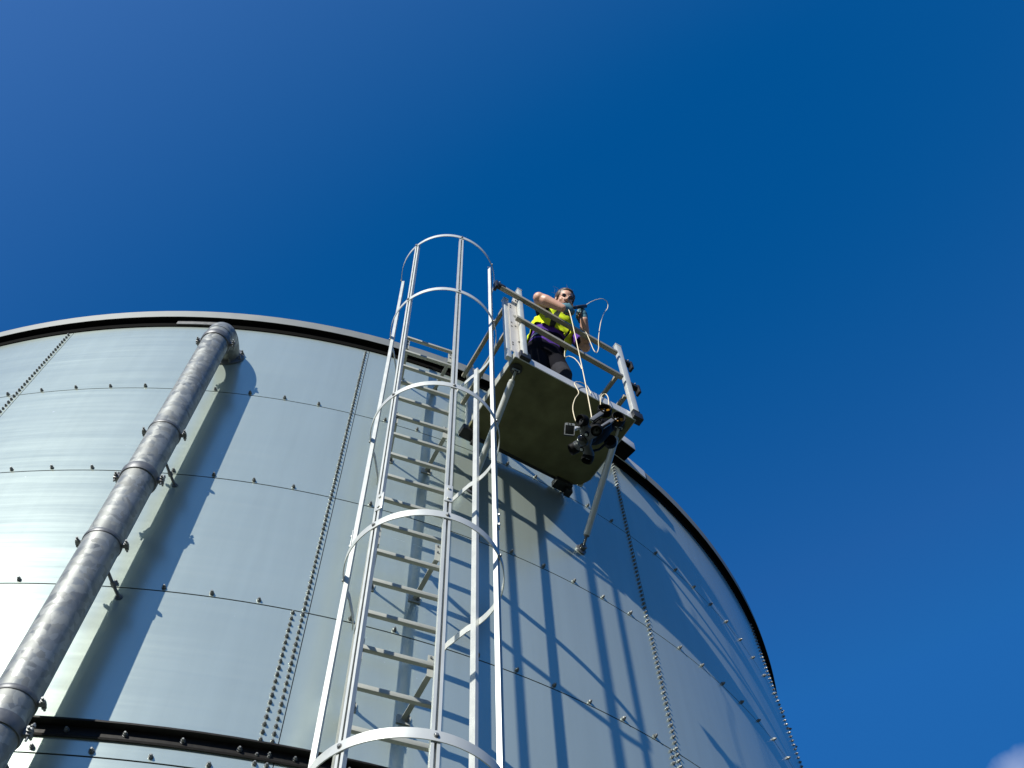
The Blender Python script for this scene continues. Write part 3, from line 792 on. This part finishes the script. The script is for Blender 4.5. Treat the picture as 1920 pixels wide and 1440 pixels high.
# --- body
m = MB()
torso_loft(m, -0.012, 0.9, 1.6)
limb(m, [PL(0.563, 0.03, 1.47), HD(0, -0.035, -0.10), HD(0, -0.02, -0.02)], [0.062, 0.056, 0.056], 14)
m.sphere(HD(0, -0.018, 0.028), 0.092*HS, 20, (0.83, 1.03, 0.98), (hx, hf, hz))           # skull
m.sphere(HD(0, 0.012, -0.035), 0.074*HS, 18, (0.86, 0.98, 1.0), (hx, hf, hz))            # face
m.sphere(HD(0, 0.040, -0.078), 0.036*HS, 14, (1.05, 0.95, 0.85), (hx, hf, hz))           # jaw and chin
for s_ in (-1, 1):
    m.sphere(HD(s_*0.036, 0.052, -0.034), 0.026*HS, 12, (1, 0.8, 0.9), (hx, hf, hz))      # cheek
    m.sphere(HD(s_*0.030, 0.071, 0.012), 0.018*HS, 10, (1.3, 0.6, 0.5), (hx, hf, hz))     # brow
    m.sphere(HD(s_*0.079, -0.012, -0.012), 0.024*HS, 10, (0.35, 0.7, 1.2), (hx, hf, hz))  # ear
m.tube([HD(0, 0.078, 0.006), HD(0, 0.090, -0.014), HD(0, 0.104, -0.034)], [0.008, 0.0095, 0.0125], 10)
m.sphere(HD(0, 0.100, -0.036), 0.0135*HS, 10)
for s_ in (-1, 1): m.sphere(HD(s_*0.012, 0.089, -0.039), 0.0095*HS, 8)
m.sphere(HD(0, 0.074, -0.062), 0.020*HS, 12, (1.1, 0.6, 0.55), (hx, hf, hz))
for a, b_, c in (('shR', 'elR', 'wrR'), ('shL', 'elL', 'wrL')):
    mid = J[a].lerp(J[b_], 0.5); m2_ = J[b_].lerp(J[c], 0.3)
    k_ = 1.0 if a == 'shR' else 0.86
    limb(m, [J[a], mid, J[b_], m2_, J[c]], [0.066, 0.062*k_, 0.054*k_, 0.057*k_, 0.037], 14)
hand(m, J['wrR'], fR, nR, 1.0, 1.1, 1); hand(m, J['wrL'], fL, nL, 1.05, 1.1, -1)
for a, b_, c in (('hipR', 'knR', 'anR'), ('hipL', 'knL', 'anL')):
    limb(m, [J[a], J[b_], J[c]], [0.078, 0.052, 0.040], 12)
body = bake('body', m, [M['skin'], M['lip']], pers, 0.0065, 3,
            lambda c, n: 1 if ((c-HC).dot(hf) > 0.07 and abs((c-HC).dot(hz)+0.064) < 0.008 and abs((c-HC).dot(hx)) < 0.024) else 0)
# --- clothes
m = MB(); torso_loft(m, 0.006, 0.88, 1.53, 0.004)
for a, b_ in (('shR', 'elR'), ('shL', 'elL')):
    limb(m, [J[a], J[a].lerp(J[b_], 0.42 if a == 'shR' else 0.72)], [0.072, 0.068], 14)
def shirtmat(c, n):
    w_ = (c - PO_).z; s_ = (c - PL(0.53, 0, 0)).dot(pt_); wv = 0.012*math.sin(s_*31)
    if 1.20+wv < w_ < 1.30+wv: return 1
    if 1.045+wv*1.6 < w_ < 1.085+wv*0.7 and s_ < 0.07: return 1
    if 1.125+wv < w_ < 1.16+wv and s_ < 0.10: return 2
    return 0
bake('shirt', m, [M['navy'], M['purple'], M['silver']], pers, 0.0075, 2, shirtmat)
m = MB()
for a, b_, c in (('hipR', 'knR', 'anR'), ('hipL', 'knL', 'anL')):
    limb(m, [J[a] + (UZ*0.05), J[a].lerp(J[b_], 0.5), J[b_], J[b_].lerp(J[c], 0.5), J[c]], [0.112, 0.098, 0.079, 0.074, 0.066], 16)
m.sphere(PL(0.50, 0.275, 0.95), 0.15, 16, (1.18, 0.84, 0.85), (pt_, pin, UZ)); torso_loft(m, 0.010, 0.88, 1.03)
def trmat(c, n):
    w_ = (c-PO_).z
    return 1 if ((c-J['knL']).length < 0.155 and n.dot(-pin) > -0.35 and 0.42 < w_ < 0.70) else 0
bake('trousers', m, [M['trouser'], M['kneepad']], pers, 0.009, 2, trmat)
for k in ('anL', 'anR'):
    m = MB(); m.sphere(J[k] + UZ*-0.035 - pin*0.06, 0.075, 14, (0.62, 1.75, 0.72), (pt_, pin, UZ)); m.tube([J[k] - UZ*0.03, J[k] + UZ*0.06], 0.055, 14)
    bake('boot', m, M['black'], pers, 0.010, 2)
# vest: an open shell, hem ragged, left side panel hanging lower
q = dense(1.06, 1.515, 6); k = len(q); NV = 48
m = MB()
def vring(i):
    rr_ = torso_ring(q[i][0], q[i][1], q[i][2], q[min(i+1, k-1)][0], q[max(i-1, 0)][0], 0.026, NV)
    cc = PL(*q[i][0]); o = []
    for j, p in enumerate(rr_):
        th = 2*math.pi*j/NV
        o.append(p + (p-cc).normalized()*(0.007*math.sin(7*th+i*0.5) + 0.005*math.sin(13*th-i*0.9) + 0.012*max(0, (1.28-q[i][0][2])*3)))
    return o
vr = [[m.bm.verts.new(p) for p in vring(i)] for i in range(k)]
for i in range(k-1):
    for j in range(NV):
        th = 2*math.pi*(j+0.5)/NV; x = math.cos(th); w_ = q[i][0][2]; fr = math.sin(th) > -0.1
        hem = 1.265 + 0.02*math.sin(th*5)
        if x > 0.50: hem = 1.09 + 0.06*(1-x)
        if not fr: hem = 1.12
        if w_ < hem: continue
        if fr and abs(x-0.42) < 0.075 and w_ < 1.42: continue                     # open front edge
        if w_ > 1.40 and abs(x) > 0.86: continue                                   # arm holes
        mat = 0
        if fr and (abs(x+0.28) < 0.085): mat = 2
        if fr and 1.345 < w_ < 1.395 and -0.75 < x < -0.30: mat = 1
        if fr and x > 0.5 and 1.16 < w_ < 1.20: mat = 2
        if not fr and 1.28 < w_ < 1.33: mat = 1
        m.mi = mat; m.face([vr[i][j], vr[i][(j+1) % NV], vr[i+1][(j+1) % NV], vr[i+1][j]], True)
loose = [v for v in m.bm.verts if not v.link_faces]
bmesh.ops.delete(m.bm, geom=loose, context='VERTS')
bmesh.ops.recalc_face_normals(m.bm, faces=m.bm.faces)
bmesh.ops.solidify(m.bm, geom=list(m.bm.faces), thickness=0.005)
m.build('hi_vis_vest', [M['yellow'], M['silver'], M['darktape']], pers, sharp=60)
# collar flap of the vest standing off the chest
m = MB()
pts = [PL(0.50, -0.04, 1.46), PL(0.58, -0.065, 1.43), PL(0.655, -0.05, 1.40), PL(0.64, -0.03, 1.35), PL(0.56, -0.02, 1.33), PL(0.49, -0.02, 1.38)]
# gloves
for wk, f_, n_2, cu, sd_ in (('wrR', fR, nR, 1.0, 1), ('wrL', fL, nL, 1.05, -1)):
    m = MB(); hand(m, J[wk], f_, n_2, cu, 1.36, sd_, 0.005)
    e_ = J['elR'] if wk == 'wrR' else J['elL']
    cuff = (e_ - J[wk]).normalized()
    limb(m, [J[wk] + f_.normalized()*0.02, J[wk] + cuff*0.02, J[wk] + cuff*0.045], [0.036, 0.036, 0.039], 14)
    nn = n_2.normalized()
    bake('glove', m, [M['glove'], M['glovedark']], pers, 0.0058, 2, lambda c, n, nn=nn: 1 if n.dot(nn) > 0.25 else 0)
# hair: cap over the skull, low bun and loose strands
m = MB()
m.sphere(HD(0, -0.034, 0.038), 0.103*HS, 20, (0.87, 0.98, 0.98), (hx, hf, hz))
m.sphere(HD(0, 0.030, 0.082), 0.045*HS, 14, (1.25, 0.85, 0.55), (hx, hf, hz))
for s_ in (-1, 1):
    m.sphere(HD(s_*0.066, 0.006, 0.040), 0.036*HS, 12, (0.55, 0.9, 1.3), (hx, hf, hz))
    m.sphere(HD(s_*0.074, -0.040, -0.020), 0.030*HS, 12, (0.55, 1.1, 1.5), (hx, hf, hz))
m.sphere(HD(-0.01, -0.115, 0.055), 0.042*HS, 14)
hair = bake('hair', m, M['hair'], pers, 0.0065, 2)
m = MB(); rnd = random.Random(3)
for i in range(34):
    a = rnd.uniform(-1.2, 1.2); b_ = rnd.uniform(0.2, 1.25)
    p = HD(0.084*math.sin(a)*math.cos(b_*0.6), -0.04-0.05*math.cos(a)*0.4, 0.036+0.09*math.sin(b_))
    d = (p-HC).normalized(); sw = (hx*rnd.uniform(-1, 0.3) + hz*rnd.uniform(0.1, 0.9) - hf*rnd.uniform(0, 0.7)).normalized()
    L_ = rnd.uniform(0.04, 0.12)
    m.tube([p, p + d*L_*0.35 + sw*L_*0.3, p + d*L_*0.45 + sw*L_*0.9], [0.0011, 0.0009, 0.0005], 4)
m.build('loose_strands', M['hair'], hair, sharp=0)
# spectacles
gl = MB()
for s_ in (-1, 1):
    c = HD(s_*0.032, 0.094, -0.008)
    gl.tube([c + hx*(0.025*math.cos(2*math.pi*i/20)) + hz*(0.019*math.sin(2*math.pi*i/20)) - hf*(0.004*abs(math.cos(2*math.pi*i/20))) for i in range(20)], 0.0021, 6, closed=True)
    gl.tube([HD(s_*0.059, 0.090, -0.002), HD(s_*0.076, 0.050, 0.0), HD(s_*0.080, -0.01, -0.002)], 0.0018, 6)
gl.tube([HD(-0.006, 0.096, -0.004), HD(0, 0.101, -0.001), HD(0.006, 0.096, -0.004)], 0.0016, 6)
go = gl.build('spectacles', M['frame'], pers)
for s_ in (-1, 1):
    m = MB(); m.lathe(HD(s_*0.032, 0.0915, -0.008), hf, [(0.0195, 0), (0.0198, 0.0012), (0.015, 0.0026), (0.001, 0.003)], 18, hx); m.build('lens', M['glass'], go)

# ------------------------------------------------------------------ underwater inspection robot hanging on its cable
ROVC = at(1119, 811, -0.15)
vd2 = ROVC.normalized(); br = (CR - vd2*CR.dot(vd2)).normalized(); bu = vd2.cross(br)
if bu.dot(CU) < 0: bu = -bu
def IB(a, b_, c): return br*a + bu*b_ + vd2*c
rl = IB(-0.58, -0.34, -0.74).normalized()
rw = IB(-0.20, -0.75, 0.63); rw = (rw - rl*rw.dot(rl)).normalized()
rh = rw.cross(rl).normalized()
if rh.dot(br) < 0: rh = -rh
def RV(l, w_, h): return ROVC + rl*l + rw*w_ + rh*h
rov = empty('underwater_robot', ROVC, 'black and grey underwater inspection robot hanging on a cable below the platform', 'robot')
m = MB(); m.tube([RV(-0.17, 0, 0), RV(-0.15, 0, 0), RV(0.12, 0, 0), RV(0.15, 0, 0)], [0.030, 0.052, 0.052, 0.046], 22)
m.sphere(RV(-0.02, 0, 0.0), 0.085, 16, (1.6, 1.25, 0.85), (rl, rw, rh)); m.build('hull', M['rovblack'], rov)
m = MB()                                            # grey nose cowl, waisted between its four lobes
m.sphere(RV(0.135, 0, 0), 0.085, 22, (0.55, 1.35, 0.62), (rl, rw, rh))
for sw in (-1, 1):
    for sh in (-1, 1):
        limb(m, [RV(0.140, sw*0.05, sh*0.022), RV(0.128, sw*0.108, sh*0.058)], [0.036, 0.040], 14)
cowl = bake('nose_cowl', m, M['rovgrey'], rov, 0.006, 3)
def thruster(c, ax, r, prop, parent=rov, dep=0.052):
    ax = ax.normalized(); m = MB()
    m.lathe(c, ax, [(r*0.80, -dep/2), (r, -dep/2), (r*1.05, 0), (r, dep/2), (r*0.93, dep/2+0.003), (r*0.82, dep/2-0.002), (r*0.76, 0.0), (r*0.80, -dep/2+0.001)], 28)
    # open duct: drop the end caps
    caps = [f for f in m.bm.faces if len(f.verts) > 4]; bmesh.ops.delete(m.bm, geom=caps, context='FACES_ONLY')
    o = m.build('thruster', M['rovblack'], parent)
    m = MB(); m.lathe(c, ax, [(r*0.24, -dep*0.4), (r*0.26, dep*0.1), (r*0.16, dep*0.28), (0.002, dep*0.34)], 14); m.build('hub', M['rovblack'], o)
    a = ax.orthogonal().normalized(); b_ = ax.cross(a); m = MB()
    for i in range(3):
        t = 2*math.pi*i/3 + 0.4; rd = a*math.cos(t) + b_*math.sin(t); tg = ax.cross(rd)
        st = []
        for q_, wd in ((0.22, 0.20), (0.5, 0.42), (0.72, 0.34)):
            p = c + rd*(r*q_); tw = (tg*0.8 + ax*0.6).normalized()
            st.append([p + tw*(r*wd*0.5) + ax*0.001, p - tw*(r*wd*0.5) + ax*0.001, p - tw*(r*wd*0.5) - ax*0.001, p + tw*(r*wd*0.5) - ax*0.001])
        m.sweep(st, lambda i_: st[i_])
    m.build('propeller', M[prop], o)
    m = MB(); m.lathe(c - ax*(dep*0.35), ax, [(r*0.80, 0), (r*0.80, 0.004)], 24); m.build('grille', M['rovblack'], o)
for sw in (-1, 1):
    for sh in (-1, 1):
        thruster(RV(0.146, sw*0.128, sh*0.066), rl*0.86 + rw*(sw*0.35) + rh*(sh*0.36), 0.042, 'rovblack')
for sh in (-1, 1):
    thruster(RV(-0.135, -0.105, sh*0.062), -rw*0.9 + rl*0.1 + rh*sh*0.15, 0.052, 'orange')
    thruster(RV(-0.135, 0.105, sh*0.062), rw*0.8 - rl*0.5, 0.046, 'rovblack')
for sh in (-1, 1):
    m = MB(); m.bar(RV(-0.085, -0.112, sh*0.050), RV(0.045, -0.100, sh*0.050), 0.034, 0.022, rh, 0.005); gb = m.build('grab_bar', M['rovbar'], rov)
    q = MB(); q.bar(RV(-0.115, -0.112, sh*0.058), RV(-0.085, -0.112, sh*0.052), 0.010, 0.010, rh); q.build('bar_end', M['zinc'], gb)
for sw in (-1, 1):
    m = MB(); m.lathe(RV(0.176, sw*0.068, 0.014), rl + rh*0.2, [(0.020, -0.012), (0.020, 0.002), (0.016, 0.005)], 18); lp = m.build('lamp', M['rovblack'], rov)
    q = MB(); q.lathe(RV(0.176, sw*0.068, 0.014) + (rl + rh*0.2).normalized()*0.005, rl + rh*0.2, [(0.0125, 0), (0.011, 0.002)], 16); q.build('lamp_window', M['lamp'], lp)
m = MB(); m.lathe(RV(0.172, 0, -0.004), rl, [(0.046, -0.01), (0.046, 0.006), (0.042, 0.014), (0.034, 0.024), (0.018, 0.032), (0.002, 0.034)], 26); m.build('camera_dome', M['lens'], rov)
m = MB()                                            # side rails and cable looms of the open frame
for sw, sh in ((1, -1), (1, 1), (-1, 1)):
    m.tube([RV(0.10, sw*0.10, sh*0.05), RV(0.0, sw*0.115, sh*0.062), RV(-0.12, sw*0.10, sh*0.05)], 0.009, 8)
m.tube([RV(-0.03, -0.09, -0.02), RV(-0.02, -0.115, 0.0), RV(0.01, -0.115, 0.015), RV(0.03, -0.085, 0.03)], 0.006, 8)
m.tube([RV(0.05, -0.08, -0.03), RV(0.02, -0.125, -0.01), RV(-0.02, -0.10, 0.02)], 0.005, 8)
m.build('frame', M['rovblack'], rov)
# small boxy camera on an arm beside the nose
cc = at(1067, 806, -0.20)
m = MB(); cx = IB(0.97, -0.10, 0.2).normalized(); cz = IB(0.13, 0.97, 0.25); cz = (cz - cx*cz.dot(cx)).normalized(); cyv = cz.cross(cx)
m.box(cc, cx, cyv, cz, 0.070, 0.045, 0.082, 0.006); ac = m.build('action_camera', M['rovblack'], rov)
nrm_ = -cyv if cyv.dot(vd2) > 0 else cyv
m = MB(); m.box(cc + nrm_*0.0225 - cz*0.006, cx, cyv, cz, 0.058, 0.003, 0.060, 0.001); m.build('screen', M['lens'], ac)
m = MB()
for q_, sx_, sz_ in ((cx*0.033, 0.004, 0.080), (-cx*0.033, 0.004, 0.080), (-cz*0.039, 0.062, 0.004)): m.box(cc + q_ + nrm_*0.0235, cx, cyv, cz, sx_, 0.003, sz_)
m.build('bezel', M['zinc'], ac)
m = MB(); m.box(cc + cz*0.034 + nrm_*0.0235, cx, cyv, cz, 0.062, 0.003, 0.014); m.build('front_strip', M['zinc'], ac)
m = MB(); m.box(cc + cz*0.041, cx, cyv, cz, 0.060, 0.036, 0.006, 0.002); tpl = m.build('top_plate', M['zinc'], ac)
for k_ in (-0.012, 0.008): 
    q = MB(); q.lathe(cc + cz*0.036 + cx*k_ + nrm_*0.0252, nrm_, [(0.005, 0), (0.005, 0.002)], 10); q.build('button', M['black'], ac)
m = MB(); m.tube([cc + cx*0.034, at(1080, 803, -0.185), RV(0.15, -0.07, -0.055)], 0.010, 10); m.lathe(at(1080, 803, -0.188), cx, [(0.015, -0.012), (0.015, 0.012)], 12); m.build('camera_arm', M['zinc'], rov)

# ------------------------------------------------------------------ the cable
def smooth(pts, k=6):
    o = []
    P_ = [pts[0]] + pts + [pts[-1]]
    for i in range(1, len(P_)-2):
        a, b_, c, d = P_[i-1], P_[i], P_[i+1], P_[i+2]
        for j in range(k):
            t = j/k
            o.append(0.5*((2*b_) + (c-a)*t + (2*a-5*b_+4*c-d)*t*t + (3*b_-a-3*c+d)*t**3))
    o.append(pts[-1]); return o
def strand(m, px, r=0.0036): m.tube(smooth([at(*p) for p in px]), r, 8)
m = MB()
strand(m, [(1066, 581, -0.178), (1070, 592, -0.175), (1083, 650, -0.165), (1095, 706, -0.155), (1107, 768, -0.15), (1110, 788, -0.15)], 0.0042)
strand(m, [(1072, 579, -0.18), (1086, 576, -0.19), (1098, 572, -0.19), (1108, 566, -0.18), (1120, 561.5, -0.16), (1131, 560.5, -0.13), (1139, 567, -0.10), (1139, 578, -0.07),
           (1132, 588, -0.09), (1127, 602, -0.085), (1123.5, 622, -0.085), (1122, 640, -0.085), (1122.5, 652, -0.085), (1119, 661, -0.085), (1113, 656, -0.085), (1105, 637, -0.07), (1098, 622, -0.08), (1092, 617, -0.085)])
strand(m, [(1058, 640, -0.03), (1059, 655, -0.03), (1059, 669, -0.03), (1067, 668, -0.04), (1077, 672, -0.09), (1086, 682, -0.13), (1091, 692, -0.158)])
strand(m, [(1083, 797, -0.17), (1077, 782, -0.15), (1074, 764, -0.12), (1078, 748, -0.08), (1085, 737, -0.05), (1081, 727, -0.045), (1077, 719, -0.04), (1081, 716, -0.035), (1090, 717, -0.03),
           (1099, 722, -0.025), (1105, 731, -0.02), (1108, 738, -0.02)])
strand(m, [(1126, 764, -0.08), (1126, 750, -0.025), (1129, 741, -0.022), (1135, 738.5, -0.022), (1140, 745, -0.05), (1141, 756, -0.10), (1139, 768, -0.15)])
teth = m.build('tether_cable', M['cable'], None, origin=at(1070, 592, -0.175))
m = MB(); ga, gb_ = at(1074, 577, -0.185), at(1098, 574, -0.20); gd = (gb_-ga).normalized()
m.lathe(ga, gd, [(0.012, 0), (0.017, 0.01), (0.017, 0.05), (0.013, 0.058), (0.013, 0.075), (0.018, 0.082), (0.018, (gb_-ga).length), (0.010, (gb_-ga).length+0.012)], 14)
m.build('cable_grip', M['black'], teth)
tag(bpy.data.objects['tether_cable'], 'thin cream cable looping from the gloved hands down to the hanging robot', 'cable')
